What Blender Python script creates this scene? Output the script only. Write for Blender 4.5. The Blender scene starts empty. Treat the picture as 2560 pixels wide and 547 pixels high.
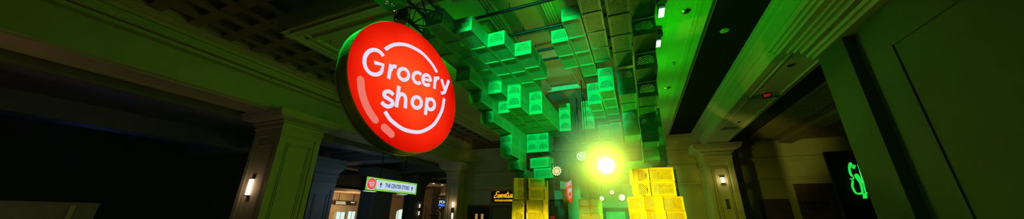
import bpy, bmesh, math, random
from mathutils import Vector, Matrix
random.seed(4)
R = math.radians
ZC = 1.6                                   # eye height: all z below are heights over the eye, lifted by ZC
scn = bpy.context.scene
COL = scn.collection

# ------------------------------------------------------------------ materials
def new_mat(name):
    m = bpy.data.materials.new(name); m.use_nodes = True
    m.node_tree.nodes.clear()
    return m, m.node_tree.nodes, m.node_tree.links
def pbr(name, col, rough=.6, metal=0., noise=0., scale=6., bump=0., bscale=40., spec=.5):
    m, N, L = new_mat(name)
    o = N.new('ShaderNodeOutputMaterial'); b = N.new('ShaderNodeBsdfPrincipled')
    b.inputs['Roughness'].default_value = rough; b.inputs['Metallic'].default_value = metal
    b.inputs['Specular IOR Level'].default_value = spec
    L.new(b.outputs[0], o.inputs[0])
    tc = N.new('ShaderNodeTexCoord')
    nz = N.new('ShaderNodeTexNoise'); nz.inputs['Scale'].default_value = scale; nz.inputs['Detail'].default_value = 4
    L.new(tc.outputs['Object'], nz.inputs['Vector'])
    cr = N.new('ShaderNodeValToRGB')
    cr.color_ramp.elements[0].position = .3; cr.color_ramp.elements[1].position = .7
    cr.color_ramp.elements[0].color = tuple(c * (1 - noise) for c in col) + (1,)
    cr.color_ramp.elements[1].color = tuple(min(1, c * (1 + noise)) for c in col) + (1,)
    L.new(nz.outputs['Fac'], cr.inputs['Fac']); L.new(cr.outputs[0], b.inputs['Base Color'])
    if bump:
        n2 = N.new('ShaderNodeTexNoise'); n2.inputs['Scale'].default_value = bscale
        L.new(tc.outputs['Object'], n2.inputs['Vector'])
        bp = N.new('ShaderNodeBump'); bp.inputs['Strength'].default_value = bump; bp.inputs['Distance'].default_value = .01
        L.new(n2.outputs['Fac'], bp.inputs['Height']); L.new(bp.outputs[0], b.inputs['Normal'])
    return m
def emit(name, col, s=1.):
    m, N, L = new_mat(name)
    o = N.new('ShaderNodeOutputMaterial'); e = N.new('ShaderNodeEmission')
    e.inputs[0].default_value = tuple(col) + (1,); e.inputs[1].default_value = s
    L.new(e.outputs[0], o.inputs[0]); return m
def emit_disc(name, inner, outer, rad):
    # lit diffuser of a lamp box: backlight falling off towards the edge is put into the colour
    m, N, L = new_mat(name)
    o = N.new('ShaderNodeOutputMaterial'); e = N.new('ShaderNodeEmission')
    tc = N.new('ShaderNodeTexCoord'); ln = N.new('ShaderNodeVectorMath'); ln.operation = 'LENGTH'
    nz = N.new('ShaderNodeTexNoise'); nz.inputs['Scale'].default_value = 2.2; nz.inputs['Detail'].default_value = 0
    ad = N.new('ShaderNodeMath'); ad.operation = 'MULTIPLY_ADD'; ad.inputs[1].default_value = .35
    dv = N.new('ShaderNodeMath'); dv.operation = 'DIVIDE'; dv.inputs[1].default_value = rad
    L.new(tc.outputs['Object'], ln.inputs[0]); L.new(ln.outputs['Value'], dv.inputs[0])
    L.new(tc.outputs['Object'], nz.inputs['Vector']); L.new(nz.outputs['Fac'], ad.inputs[0]); L.new(dv.outputs[0], ad.inputs[2])
    cr = N.new('ShaderNodeValToRGB'); E = cr.color_ramp.elements
    E[0].position = .35; E[0].color = tuple(inner) + (1,)
    E[1].position = 1.2 if False else 1.0; E[1].color = tuple((a + b) / 2 for a, b in zip(inner, outer)) + (1,)
    x = E.new(.72); x.color = (1, .022, .004, 1)
    E[2].color = tuple(outer) + (1,)
    sb = N.new('ShaderNodeMath'); sb.operation = 'MULTIPLY'; sb.inputs[1].default_value = .86
    L.new(ad.outputs[0], sb.inputs[0]); L.new(sb.outputs[0], cr.inputs['Fac']); L.new(cr.outputs[0], e.inputs[0])
    L.new(e.outputs[0], o.inputs[0]); return m

M = dict(
    plaster=pbr('plaster', (.52, .50, .42), .75, noise=.06, scale=2, bump=.05),
    plaster_dark=pbr('plaster_dark', (.20, .19, .15), .8, noise=.12, scale=1.5),
    trim=pbr('trim_paint', (.55, .53, .45), .55, noise=.05, scale=3),
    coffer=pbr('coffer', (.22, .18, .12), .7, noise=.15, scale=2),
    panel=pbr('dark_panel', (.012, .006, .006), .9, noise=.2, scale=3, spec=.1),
    void=pbr('shade_black', (.004, .004, .004), .9),  # near-black colour carries the darkness of recess and doorway
    carpet=pbr('carpet', (.03, .025, .02), .95, noise=.4, scale=12, bump=.3),
    green=pbr('green_plastic', (.03, .52, .16), .42, noise=.08, scale=9, bump=.03, bscale=90),
    yellow=pbr('yellow_plastic', (.90, .66, .012), .45, noise=.06, scale=9, bump=.03, bscale=90),
    black=pbr('black_metal', (.012, .012, .013), .45, .4),
    grey=pbr('grey_metal', (.22, .23, .22), .4, .8, noise=.1),
    cabinet=pbr('sign_cabinet', (.50, .50, .44), .5, .2, noise=.1, scale=4),
    lip=pbr('sign_lip', (.85, .86, .74), .45, .2, noise=.1),
    warmwall=pbr('warm_wall', (.62, .47, .30), .7, noise=.06, scale=1),
    purple=pbr('dusk_paint', (.16, .155, .20), .7, noise=.08, scale=2),
    wood=pbr('wood', (.10, .055, .025), .5, noise=.35, scale=5),
    pier=pbr('pier_dimmed_green', (.065, .115, .06), .8, noise=.12, scale=1.2),  # plaster darkened and greened in its colour to imitate dim green light
    nightwall=pbr('night_wall', (.02, .025, .035), .9, noise=.3, scale=.6),
    taupe=pbr('taupe', (.30, .24, .21), .8, noise=.1),
    red=emit_disc('red_lit_acrylic', (1.0, .085, .014), (.60, .0, .0), .97),
    red_small=emit('red_lit_print', (1.0, .07, .05), .85),
    white=emit('white_lit_letters', (.80, .78, .98), .95),
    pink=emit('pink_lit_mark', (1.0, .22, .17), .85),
    panel_white=emit('lit_white_panel', (.66, .80, .88), .85),
    lime=emit('lit_lime_border', (.20, .72, .05), .75),
    limedark=emit('lit_lime_dash', (.42, .85, .06), .8),
    blue=emit('blue_print', (.004, .10, .45), .8),
    blue_lit=emit('blue_lit_wave', (.01, .09, .85), 1.),
    cyan_lit=emit('cyan_lit_wave', (.25, .55, 1.), 1.),
    amber=emit('amber_lit_letters', (1., .50, .02), .95),
    signboard=pbr('signboard', (.045, .05, .035), .6),
    led_text=emit('warm_led_text', (1., .80, .42), 1.),
    exit_red=emit('exit_red', (.75, .02, .01), .75),
    lamp_warm=emit('warm_lamp', (1., .72, .42), 3.),
    lamp_soft=emit('soft_lamp', (1., .62, .34), 1.4),
    cove=emit('cove_light', (1., .55, .22), .75),
    slot=emit('dim_warm_slot', (.40, .22, .06), 1.),
    day=emit('daylight_opening', (.75, .95, .85), 1.),
    led_yellow=emit('led_yellow', (1., .80, .34), 1.5),
    led_white=emit('led_white', (.72, 1., .86), 1.5),
    led_hot=emit('led_hot', (1., .98, .62), 9.),
    led_far=emit('led_far', (1., .98, .72), 3.),
    green_bar=emit('green_wash_lens', (.30, 1., .42), 6.),
    neon=emit('neon_green', (.015, .80, .07), 1.0),
    neon_stroke=emit('neon_stroke', (.25, .95, .40), .8),  # glow colour for the reflection line on the pier edge
    chrome=pbr('chrome', (.6, .6, .58), .18, 1.),
    art=pbr('picture', (.42, .42, .28), .6, noise=.25, scale=3),
)

# ------------------------------------------------------------------ helpers
def at(x, y, z): return Vector((x, y, z + ZC))
def obj(name, bm, mat, parent=None, loc=None, smooth=False):
    me = bpy.data.meshes.new(name)
    bmesh.ops.recalc_face_normals(bm, faces=bm.faces[:])
    bm.to_mesh(me); bm.free()
    if smooth:
        for p in me.polygons: p.use_smooth = True
    me.materials.append(M[mat] if isinstance(mat, str) else mat)
    o = bpy.data.objects.new(name, me); COL.objects.link(o)
    if loc is not None: o.location = loc
    if parent is not None: o.parent = parent
    return o
def tag(o, label, cat, group=None, kind=None):
    o['label'] = label; o['category'] = cat
    if group: o['group'] = group
    if kind: o['kind'] = kind
    return o
def thing(name, label, cat, loc, rz=0., group=None, kind=None):
    o = bpy.data.objects.new(name, None); COL.objects.link(o); o.empty_display_size = .1
    o.location = loc; o.rotation_euler = (0, 0, rz)
    return tag(o, label, cat, group, kind)
def box(bm, x0, x1, y0, y1, z0, z1):
    v = [bm.verts.new(p) for p in ((x0,y0,z0),(x1,y0,z0),(x1,y1,z0),(x0,y1,z0),(x0,y0,z1),(x1,y0,z1),(x1,y1,z1),(x0,y1,z1))]
    for f in ((0,3,2,1),(4,5,6,7),(0,1,5,4),(1,2,6,5),(2,3,7,6),(3,0,4,7)): bm.faces.new([v[i] for i in f])
    return v
def boxes(*bs):
    bm = bmesh.new()
    for b in bs: box(bm, *b)
    return bm
def prism(bm, pts, O, U, V, N, t):
    """polygon pts (2-D) in plane O,U,V pushed along N by t"""
    a = [bm.verts.new(O + U*p[0] + V*p[1]) for p in pts]
    b = [bm.verts.new(O + U*p[0] + V*p[1] + N*t) for p in pts]
    n = len(pts)
    bm.faces.new(a[::-1]); bm.faces.new(b)
    for i in range(n): bm.faces.new((a[i], a[(i+1)%n], b[(i+1)%n], b[i]))
def tube(bm, p, q, r, n=8):
    p, q = Vector(p), Vector(q); d = (q-p).normalized()
    u = d.orthogonal().normalized(); w = d.cross(u)
    A = [bm.verts.new(p + (u*math.cos(2*math.pi*i/n) + w*math.sin(2*math.pi*i/n))*r) for i in range(n)]
    B = [bm.verts.new(q + (u*math.cos(2*math.pi*i/n) + w*math.sin(2*math.pi*i/n))*r) for i in range(n)]
    bm.faces.new(A[::-1]); bm.faces.new(B)
    for i in range(n): bm.faces.new((A[i], A[(i+1)%n], B[(i+1)%n], B[i]))
def lathe(bm, prof, n=32, axis='z', c=(0,0,0)):
    """profile of (radius, height) about an axis"""
    rings = []
    for r, h in prof:
        ring = []
        for i in range(n):
            a = 2*math.pi*i/n; x, y = r*math.cos(a), r*math.sin(a)
            p = (x, y, h) if axis == 'z' else (x, h, y)
            ring.append(bm.verts.new(Vector(p) + Vector(c)))
        rings.append(ring)
    for a, b in zip(rings, rings[1:]):
        for i in range(n): bm.faces.new((a[i], a[(i+1)%n], b[(i+1)%n], b[i]))
    bm.faces.new(rings[0][::-1]); bm.faces.new(rings[-1])
def extr(bm, prof, a, b, axis):
    """closed profile extruded along an axis; profile is (other horizontal axis, z)"""
    def P(q, t): return (q[0], t, q[1]) if axis == 'y' else (t, q[0], q[1])
    A = [bm.verts.new(P(q, a)) for q in prof]; B = [bm.verts.new(P(q, b)) for q in prof]
    n = len(prof)
    bm.faces.new(A[::-1]); bm.faces.new(B)
    for i in range(n): bm.faces.new((A[i], A[(i+1)%n], B[(i+1)%n], B[i]))
def struct(name, bm, mat, label, cat, parent=None):
    o = obj(name, bm, mat, parent, loc=(0, 0, ZC) if parent is None else None)
    if parent is None: tag(o, label, cat, kind='structure')
    return o
def spline(pts, n=8):
    out = []
    for i in range(len(pts)-1):
        p0 = Vector(pts[max(i-1,0)]); p1 = Vector(pts[i]); p2 = Vector(pts[i+1]); p3 = Vector(pts[min(i+2,len(pts)-1)])
        for k in range(n):
            t = k/n
            out.append(.5*((2*p1)+(p2-p0)*t+(2*p0-5*p1+4*p2-p3)*t*t+(3*p1-p0-3*p2+p3)*t**3))
    out.append(Vector(pts[-1])); return out
def ribbon(bm, pts, w, y0, y1, rnd=False):
    """flat stroke of width w along 2-D points, standing in the x-z plane, y0..y1 thick (front is y0)"""
    P = [Vector(p) for p in pts]; n = len(P); Lf, Rt = [], []
    for i in range(n):
        d = (P[min(i+1,n-1)] - P[max(i-1,0)]).normalized(); nn = Vector((-d.y, d.x))*w/2
        Lf.append(P[i]+nn); Rt.append(P[i]-nn)
    if rnd:
        d = (P[-1]-P[-2]).normalized(); a0 = math.atan2(d.y, d.x)
        cap = [P[-1]+Vector((math.cos(a0+a), math.sin(a0+a)))*w/2 for a in [R(x) for x in (60,30,0,-30,-60)]]
        d = (P[0]-P[1]).normalized(); a1 = math.atan2(d.y, d.x)
        cap0 = [P[0]+Vector((math.cos(a1+a), math.sin(a1+a)))*w/2 for a in [R(x) for x in (60,30,0,-30,-60)]]
        prism(bm, [tuple(q) for q in [Lf[-1]]+cap+[Rt[-1]]], Vector((0,y1,0)), Vector((1,0,0)), Vector((0,0,1)), Vector((0,-1,0)), y1-y0)
        prism(bm, [tuple(q) for q in [Rt[0]]+cap0+[Lf[0]]], Vector((0,y1,0)), Vector((1,0,0)), Vector((0,0,1)), Vector((0,-1,0)), y1-y0)
    for i in range(n-1):
        prism(bm, [tuple(q) for q in (Rt[i], Rt[i+1], Lf[i+1], Lf[i])], Vector((0,y1,0)), Vector((1,0,0)), Vector((0,0,1)), Vector((0,-1,0)), y1-y0)
def arc(cx, cy, rx, ry, a0, a1, n=20):
    return [(cx+rx*math.cos(R(a0+(a1-a0)*i/n)), cy+ry*math.sin(R(a0+(a1-a0)*i/n))) for i in range(n+1)]
def text_mesh(body, size, depth=.004, shear=0., bold=0., sx=1., align='LEFT'):
    """builtin font as a mesh in the x-z plane facing -y"""
    cu = bpy.data.curves.new('lettering', 'FONT'); cu.body = body; cu.size = size
    cu.extrude = depth; cu.shear = shear; cu.offset = bold; cu.align_x = align; cu.resolution_u = 3
    t = bpy.data.objects.new('lettering', cu); COL.objects.link(t)
    bpy.context.view_layer.update()
    dg = bpy.context.evaluated_depsgraph_get()
    me = bpy.data.meshes.new_from_object(t.evaluated_get(dg))
    bpy.data.objects.remove(t); bpy.data.curves.remove(cu)
    bm = bmesh.new(); bm.from_mesh(me); bpy.data.meshes.remove(me)
    bmesh.ops.transform(bm, verts=bm.verts[:], matrix=Matrix.Rotation(R(90), 4, 'X') @ Matrix.Diagonal((sx, 1, 1, 1)))
    return bm
def dup(o, parent=None):
    c = o.copy(); COL.objects.link(c); c.parent = parent
    for ch in o.children: dup(ch, c)
    return c

# ------------------------------------------------------------------ camera
cd = bpy.data.cameras.new('camera'); cam = bpy.data.objects.new('camera', cd); COL.objects.link(cam)
cd.sensor_fit = 'HORIZONTAL'; cd.sensor_width = 36.; cd.lens = 743.74/2560*36.; cd.clip_start = .05; cd.clip_end = 300
yaw, pit, rol = R(-22.30), R(19.456), R(.825)
f = Vector((math.sin(yaw)*math.cos(pit), math.cos(yaw)*math.cos(pit), math.sin(pit)))
r0 = Vector((math.cos(yaw), -math.sin(yaw), 0)); u0 = r0.cross(f)
r1 = r0*math.cos(rol) + u0*math.sin(rol); u1 = u0*math.cos(rol) - r0*math.sin(rol)
mw = Matrix((r1, u1, -f)).transposed().to_4x4(); mw.translation = (0, 0, ZC)
cam.matrix_world = mw
scn.camera = cam

# ------------------------------------------------------------------ room shell (heights over the eye)
YE = 16.4                                     # end wall
FL = -ZC
struct('floor', boxes((-30, 20, -6, 40, FL-.1, FL)), 'carpet', 'dark carpeted floor of the hall, below the picture', 'floor')

def moulding(bm, a, b, axis, x0, z0, x1, z1, steps=5):
    """stepped crown moulding between edge (x0,z0) and edge (x1,z1), as a closed profile"""
    pts = [(x0, z0)]
    for i in range(steps):
        t0, t1 = (i+.12)/steps, (i+.55)/steps
        xa = x0+(x1-x0)*t0; za = z0+(z1-z0)*(i/steps)
        pts += [(xa, za), (x0+(x1-x0)*t1, z0+(z1-z0)*t0), (x0+(x1-x0)*((i+.8)/steps), z0+(z1-z0)*((i+1)/steps))]
    pts += [(x1, z1), (x1, max(z0, z1)+.12), (x0, max(z0, z1)+.12)]
    extr(bm, pts, a, b, axis)

# hanging flat slab over the crates, with its long recess
SL = 3.6
bm = boxes((-6.62, -2.25, 3.14, 13.4, SL, SL+.5), (-1.05, 1.62, -4, 16.3, SL, SL+.5), (-2.25, -1.05, 8.3, 13.4, SL, SL+.5),
           (-2.25, -1.05, -4, 8.3, SL+.18, SL+.5))
struct('ceiling', bm, 'plaster', 'flat plaster ceiling slab above the hanging crates', 'ceiling')
bm = bmesh.new()
for k, (x, s) in enumerate(((-2.25, 1), (-1.05, -1))):
    for q in range(4):
        box(bm, x+s*.055*q-.02, x+s*.055*q+.02, 2.0, 8.3, SL+.012*q-.03, SL+.05+.012*q)
box(bm, -2.25, -1.05, 8.24, 8.3, SL-.02, SL+.2)
struct('trim_1', bm, 'trim', 'ribbed moulding round the long ceiling recess above the crates', 'moulding')
bm = bmesh.new()
for d, zz in ((0, 0), (.10, .035), (.2, .02), (.42, .012)):
    box(bm, -6.64+d, -6.56+d, 3.12, 13.4, SL-.03-zz, SL+.02)
    box(bm, -6.64, -2.3, 3.12+d, 3.20+d, SL-.031-zz, SL+.021)
    box(bm, -6.64, -3.0, 13.36-d, 13.44-d, SL-.031-zz, SL+.021)
struct('trim_2', bm, 'trim', 'stepped moulding along the left edge of the ceiling slab', 'moulding')
# right slab edge, dark ceiling panel, beam
bm = bmesh.new()
moulding(bm, -4, 16.3, 'y', 1.42, SL-.02, 1.80, 3.80, 5)
for x in (.92, 1.0, 1.36): box(bm, x, x+.03, -4, 16.3, SL-.018, SL+.02)
struct('trim_3', bm, 'trim', 'stepped crown moulding on the near side of the dark ceiling panel', 'moulding')
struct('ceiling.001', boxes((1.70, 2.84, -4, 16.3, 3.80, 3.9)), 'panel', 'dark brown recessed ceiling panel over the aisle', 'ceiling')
bm = bmesh.new()
moulding(bm, -4, 16.3, 'y', 2.80, 3.25, 2.70, 3.82, 4)
box(bm, 2.76, 2.90, -4, 16.3, 2.93, 3.9)
box(bm, 2.72, 2.80, -4, 16.3, 3.22, 3.27)
struct('trim_4', bm, 'trim', 'crown moulding on the face of the beam beside the dark panel', 'moulding')
bm = boxes((2.87, 3.72, -4, 16.3, 2.95, 3.6))
for y0, y1 in ((5.9, 8.9), (9.1, 12.0), (12.2, 14.3)):
    box(bm, 2.97, 3.00, y0, y1, 2.92, 2.96); box(bm, 3.59, 3.62, y0, y1, 2.92, 2.96)
    box(bm, 2.97, 3.62, y0-.03, y0, 2.92, 2.96); box(bm, 2.97, 3.62, y1, y1+.03, 2.92, 2.96)
struct('beam', bm, 'plaster', 'plaster ceiling beam with moulded soffit panels between the columns', 'beam')
struct('ceiling.002', boxes((3.72, 4.75, -4, 16.3, 3.3, 3.4)), 'void', 'black sheet standing for shade in the ceiling gap past the beam', 'ceiling')  # flat black sheet in place of a dark recess
bm = boxes((4.75, 20, -4, 16.3, 3.25, 3.4))
for q in range(7): box(bm, 4.72+.12*q, 4.76+.12*q, -4, 15.2, 3.2-.008*q, 3.26)
for q in range(5): box(bm, 6.0+.1*q, 6.04+.1*q, -4, 16.2, 3.1-.01*q, 3.26)
for y in (4, 7, 10, 13): box(bm, 6.5, 20, y, y+.5, 3.1, 3.26)
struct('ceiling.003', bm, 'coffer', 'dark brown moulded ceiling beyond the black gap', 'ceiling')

# waffle ceiling on the left and its cornice, left beam
bm = boxes((-9.1, -6.5, -4, 17, 4.12, 4.25), (-6.6, -2.2, -4, 3.14, 4.12, 4.25))
x = -9.1
while x < -6.55:
    box(bm, x-.11, x+.11, -4, 17, 3.98, 4.13); x += .62
y = -3.6
while y < 17:
    box(bm, -9.1, -6.5, y-.11, y+.11, 3.99, 4.13)
    if y < 3: box(bm, -6.5, -2.3, y-.11, y+.11, 3.99, 4.13)
    y += .62
for x in (-5.9, -5.2, -4.5, -3.8, -3.1): box(bm, x-.11, x+.11, -4, 3.1, 3.98, 4.13)
struct('ceiling.004', bm, 'coffer', 'brown waffle coffered ceiling left of the slab', 'ceiling')
bm = bmesh.new()
box(bm, -6.70, -6.60, 3.12, 13.42, SL, 4.1); box(bm, -6.70, -2.3, 3.1, 3.16, SL, 4.1); box(bm, -6.7, -3, 13.38, 13.44, SL, 4.1)
struct('trim_5', bm, 'plaster', 'vertical edge of the ceiling slab above the waffle', 'moulding')
bm = bmesh.new()
moulding(bm, -4, 16.9, 'y', -9.66, 3.62, -8.95, 4.02, 6)
moulding(bm, -6.5, -9.0, 'x', 16.9, 3.62, 16.2, 4.02, 4)
box(bm, -9.68, -9.50, -4, 16.9, 3.58, 3.66); box(bm, -9.40, -9.3, -4, 16.9, 3.66, 3.74)
struct('trim_6', bm, 'trim', 'deep crown cornice along the left beam', 'moulding')
bm = boxes((-11.0, -9.72, -4, 17, 2.88, 3.9))
for x in (-9.9, -10.75): box(bm, x-.03, x+.03, -4, 15, 2.85, 2.89)
struct('beam.001', bm, 'plaster', 'long plaster beam carried by the left columns', 'beam')

# end wall with bands, door trims
bm = boxes((-9.9, 20, YE, YE+.2, FL, 4.2))
struct('wall_end', bm, 'plaster', 'plaster end wall behind the crate arch', 'wall')
bm = bmesh.new()
extr(bm, [(YE-.45, 3.78), (YE-.40, 3.6), (YE-.30, 3.5), (YE-.28, 3.36), (YE-.16, 3.28), (YE-.12, 3.1), (YE+.02, 3.08), (YE+.02, 3.8)], -9.8, 2.85, 'x')
extr(bm, [(YE-.16, 2.35), (YE-.10, 2.28), (YE-.05, 2.18), (YE+.02, 2.16), (YE+.02, 2.36)], -9.8, 2.75, 'x')
extr(bm, [(YE-.2, 1.52), (YE-.18, 1.46), (YE-.06, 1.38), (YE+.02, 1.26), (YE+.02, 1.54)], -9.7, 2.8, 'x')
box(bm, -9.7, 2.8, YE-.03, YE+.01, 1.0, 1.04)
struct('trim_7', bm, 'trim', 'horizontal mouldings across the end wall', 'moulding')
bm = bmesh.new()
extr(bm, [(YE-.18, 2.52), (YE-.1, 2.42), (YE-.04, 2.36), (YE+.02, 2.34), (YE+.02, 2.54)], 3.9, 18, 'x')
extr(bm, [(YE-.12, 1.66), (YE-.06, 1.58), (YE+.02, 1.54), (YE+.02, 1.68)], 3.9, 18, 'x')
box(bm, 3.9, 18, YE-.04, YE+.01, 1.10, 1.13)
struct('trim_8', bm, 'trim', 'horizontal mouldings on the dim wall past the right column', 'moulding')

# ------------------------------------------------------------------ columns
def column(label, x0, x1, y0, y1, zn, zt, mat='plaster', base=FL, over=.4, faces='LRFB'):
    cx, cy = (x0+x1)/2, (y0+y1)/2
    t = thing('column', label, 'column', at(cx, cy, base), kind='structure')
    dx, dy, h, hn = (x1-x0)/2, (y1-y0)/2, zt-base, zn-base
    b = .10
    bm = boxes((-dx+.05, dx-.05, -dy+.05, dy-.05, 0, hn))
    for sx in (-1, 1):
        for sy in (-1, 1):
            box(bm, *sorted((sx*dx, sx*(dx-b*1.6))), *sorted((sy*dy, sy*(dy-b*1.6))), .0, hn)
    for zz in ((hn-.22, hn+.01), (-.0, .35)): box(bm, -dx-.006, dx+.006, -dy-.006, dy+.006, *zz)
    obj('shaft', bm, mat, t)
    bm = bmesh.new(); m = .26                   # raised frame of the shaft's panel, each face
    for zz0, zz1 in ((.5, hn-.42),):
        for s in (-1, 1):
            for w in (.0, .055):
                xx = dx-m-w
                if xx > .05:
                    for q in (-1, 1):
                        box(bm, q*xx-.015, q*xx+.015, *sorted((s*(dy-.055), s*(dy-.02))), zz0+w, zz1-w)
                    box(bm, -xx, xx, *sorted((s*(dy-.055), s*(dy-.02))), zz1-w-.03, zz1-w)
                yy = dy-m-w
                if yy > .05:
                    for q in (-1, 1):
                        box(bm, *sorted((s*(dx-.055), s*(dx-.02))), q*yy-.015, q*yy+.015, zz0+w, zz1-w)
                    box(bm, *sorted((s*(dx-.055), s*(dx-.02))), -yy, yy, zz1-w-.03, zz1-w)
    obj('panel_moulding', bm, mat, t)
    bm = bmesh.new(); k = zt-zn
    prof = [(.03, 0), (.05, .08), (.02, .12), (.02, .30), (.10, .36), (.10, .42), (.05, .44), (.14, .52), (.30, .62), (.33, .72), (.34, .76), (.36, .80), (.37, .9), (.40, 1.0)]
    loops = []
    for o_, hh in prof:
        o_ = o_/.4*over
        loops.append([bm.verts.new((sx*(dx+o_), sy*(dy+o_), hn+hh*k)) for sx, sy in ((-1,-1),(1,-1),(1,1),(-1,1))])
    for a, c in zip(loops, loops[1:]):
        for i in range(4): bm.faces.new((a[i], a[(i+1)%4], c[(i+1)%4], c[i]))
    bm.faces.new(loops[0][::-1]); bm.faces.new(loops[-1])
    obj('capital', bm, 'trim' if mat == 'plaster' else mat, t)
    return t
column('square plaster column with panelled face left of the big round sign', -11.0, -9.7, 5.42, 6.68, 2.40, 2.88)
column('slim plaster column with a wall light beside the yellow shop sign', -10.55, -9.72, 15.5, 16.38, 2.02, 2.88)
column('panelled column with a lit wall lamp right of the yellow crates', 2.80, 3.82, 14.85, 16.38, 2.40, 2.93)
# near pier on the right
pier = thing('column', 'huge dim green lit pier nearest on the right', 'column', at(3.6, 3.2, FL), kind='structure')
H = 2.44-FL
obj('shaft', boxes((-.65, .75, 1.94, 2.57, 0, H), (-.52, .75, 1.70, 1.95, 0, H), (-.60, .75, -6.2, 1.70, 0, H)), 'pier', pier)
bm = bmesh.new()
for x0_, z0_, z1_ in ((-.70, 0, .06), (-.74, .06, .10), (-.78, .16, .22), (-.84, .22, .26), (-.90, .26, .30), (-1.0, .30, .36), (-1.04, .36, .42), (-1.08, .42, .50)):
    e = -x0_-.65
    box(bm, x0_, .75+e, -6.2, 2.57+e, H+z0_, H+z1_+.02)
obj('capital', bm, 'trim', pier)
obj('panel_moulding', boxes((-.612, -.598, -3.2, 1.35, H-.5, H-.46), (-.615, -.598, 1.31, 1.352, .5, H-.462), (-.612, -.598, -3.2, -3.16, .5, H-.46)), 'pier', pier)

# ------------------------------------------------------------------ concourse beyond the left columns
bm = boxes((-26, -11, -4, 40, 3.1, 3.3))
for y in (7.2, 11.6, 15.4, 19.2):
    box(bm, -20, -11, y, y+.9, 2.55, 3.11); box(bm, -20, -11, y-.12, y+1.02, 2.9, 3.11)
for x, w, z in ((-11.8, .5, 2.72), (-12.4, .25, 2.8), (-12.8, .14, 2.9), (-16.5, .8, 2.5), (-16.9, .2, 2.7)):
    box(bm, x, x+w, -4, 40, z, 3.11)
struct('ceiling.005', bm, 'purple', 'grey blue moulded ceiling over the dark concourse', 'ceiling')
struct('ceiling.006', boxes((-26.2, -20, 14, 40, 1.68, 1.85), (-20.2, -20, 14, 40, 1.68, 3.2)), 'warmwall', 'low warm lit ceiling before the far arch', 'ceiling')
for i, (x, y, w, d, l) in enumerate(((-23.9, 16.7, 1.5, 1.6, 'long warm ceiling light strip by the first far column'), (-23.6, 19.1, 1.0, 1.3, 'warm ceiling light strip above the lit departures board'),
                               (-22.5, 19.7, .35, 1.5, 'small warm ceiling light strip beside the hanging sign'))):
    tag(obj('ceiling_light', boxes((-w/2, w/2, -d/2, d/2, 0, .04)), 'cove', loc=at(x, y, 1.64)), l, 'ceiling light', 'warm strips in the far ceiling')
# far wall with arch opening and windows
def arch_pts(y0, y1, z0, z1, n=12):
    c, hw = (y0+y1)/2, (y1-y0)/2; rise = hw*.22
    return [(c+hw*math.cos(math.pi*i/n), z1-rise+rise*math.sin(math.pi*i/n)) for i in range(n+1)]
bm = boxes((-26.3, -26, -4, 20.65, FL, 3.2), (-26.3, -26, 24.1, 28.7, FL, 3.2), (-26.3, -26, 31.4, 33.8, FL, 3.2), (-26.3, -26, 37.5, 40, FL, 3.2))
for y0, y1, z1 in ((20.65, 24.1, .22), (28.7, 31.4, .45), (33.8, 37.5, .45)):
    A = arch_pts(y0, y1, FL, z1)
    for (ya, za), (yb, zb) in zip(A, A[1:]):
        prism(bm, [(ya, za), (yb, zb), (yb, 3.2), (ya, 3.2)], Vector((-26.3, 0, 0)), Vector((0, 1, 0)), Vector((0, 0, 1)), Vector((1, 0, 0)), .3)
struct('wall_left', bm, 'warmwall', 'far beige wall with arched openings across the concourse', 'wall')
bm = bmesh.new()
for y0, y1, z1 in ((20.65, 24.1, .22), (28.7, 31.4, .45), (33.8, 37.5, .45)):
    A = [(a, b) for a, b in arch_pts(y0, y1, FL, z1)]; A2 = [((a-(y0+y1)/2)*1.08+(y0+y1)/2, b+.14) for a, b in A]
    for p, q, p2, q2 in zip(A, A[1:], A2, A2[1:]):
        prism(bm, [p, q, q2, p2], Vector((-26.02, 0, 0)), Vector((0, 1, 0)), Vector((0, 0, 1)), Vector((1, 0, 0)), .07)
struct('trim_9', bm, 'trim', 'curved trim over the bright arches in the far wall', 'moulding')
bm = boxes((-29, -26.3, 18, 40, 1.2, 1.3), (-29.1, -29, 18, 40, FL, 1.2), (-29, -26.3, 20.3, 20.5, FL, 1.2))
struct('wall_back', bm, 'warmwall', 'beige lobby wall seen through the far arch', 'wall')
for i, (y0, y1, z0, z1) in enumerate(((23.3, 24.3, -1.0, .02), (24.7, 25.6, -1.2, .10), (25.9, 26.5, -1.2, .05), (31.2, 33.2, -1.3, .5), (37.0, 39.5, -1.3, .6))):
    w = obj('window_%d' % (i+1), boxes((-28.98, -28.94, y0, y1, z0, z1)), 'day', loc=(0, 0, ZC))
    tag(w, ('bright lobby glass just inside the far arch', 'tall bright glass panel deeper in the lobby', 'narrow bright glass strip at the lobby edge',
            'bright window under the center store sign', 'bright shop window behind the oval pendant')[i], 'window', kind='structure')
    obj('window_frame', boxes((-28.95, -28.9, y0-.05, y0, z0, z1+.05), (-28.95, -28.9, y1, y1+.05, z0, z1+.05), (-28.95, -28.9, y0, y1, z1, z1+.05), (-28.95, -28.9, (y0+y1)/2-.02, (y0+y1)/2+.02, z0, z1)), 'trim', w)
column('dark purple grey concourse column under the ceiling lights', -15.0, -14.0, 9.7, 10.9, 1.25, 2.5, 'purple', over=.25)
column('dark green grey concourse column behind the center store sign', -15.0, -14.0, 13.4, 14.9, 1.25, 2.5, 'purple', over=.25)
column('dark narrow concourse column right of the center store sign', -15.0, -14.0, 17.1, 18.0, 1.25, 2.5, 'purple', over=.25)
column('warm beige column lit beside the bright shop window', -18.6, -17.75, 24.0, 24.8, .85, 2.4, 'warmwall', over=.25)
column('warm beige column with two wall lamps by the far wall', -23.6, -22.6, 15.6, 16.5, .9, 1.68, 'warmwall', over=.2)
bm = boxes((-22.2, -22.0, -4, 14, FL, 3.1))
for z in (.9, 1.5, 1.6, 2.4): box(bm, -22.0, -21.94, -4, 14, z, z+.05)
struct('wall_left.001', bm, 'nightwall', 'unlit dark wall of the side hall on the left', 'wall')
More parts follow.
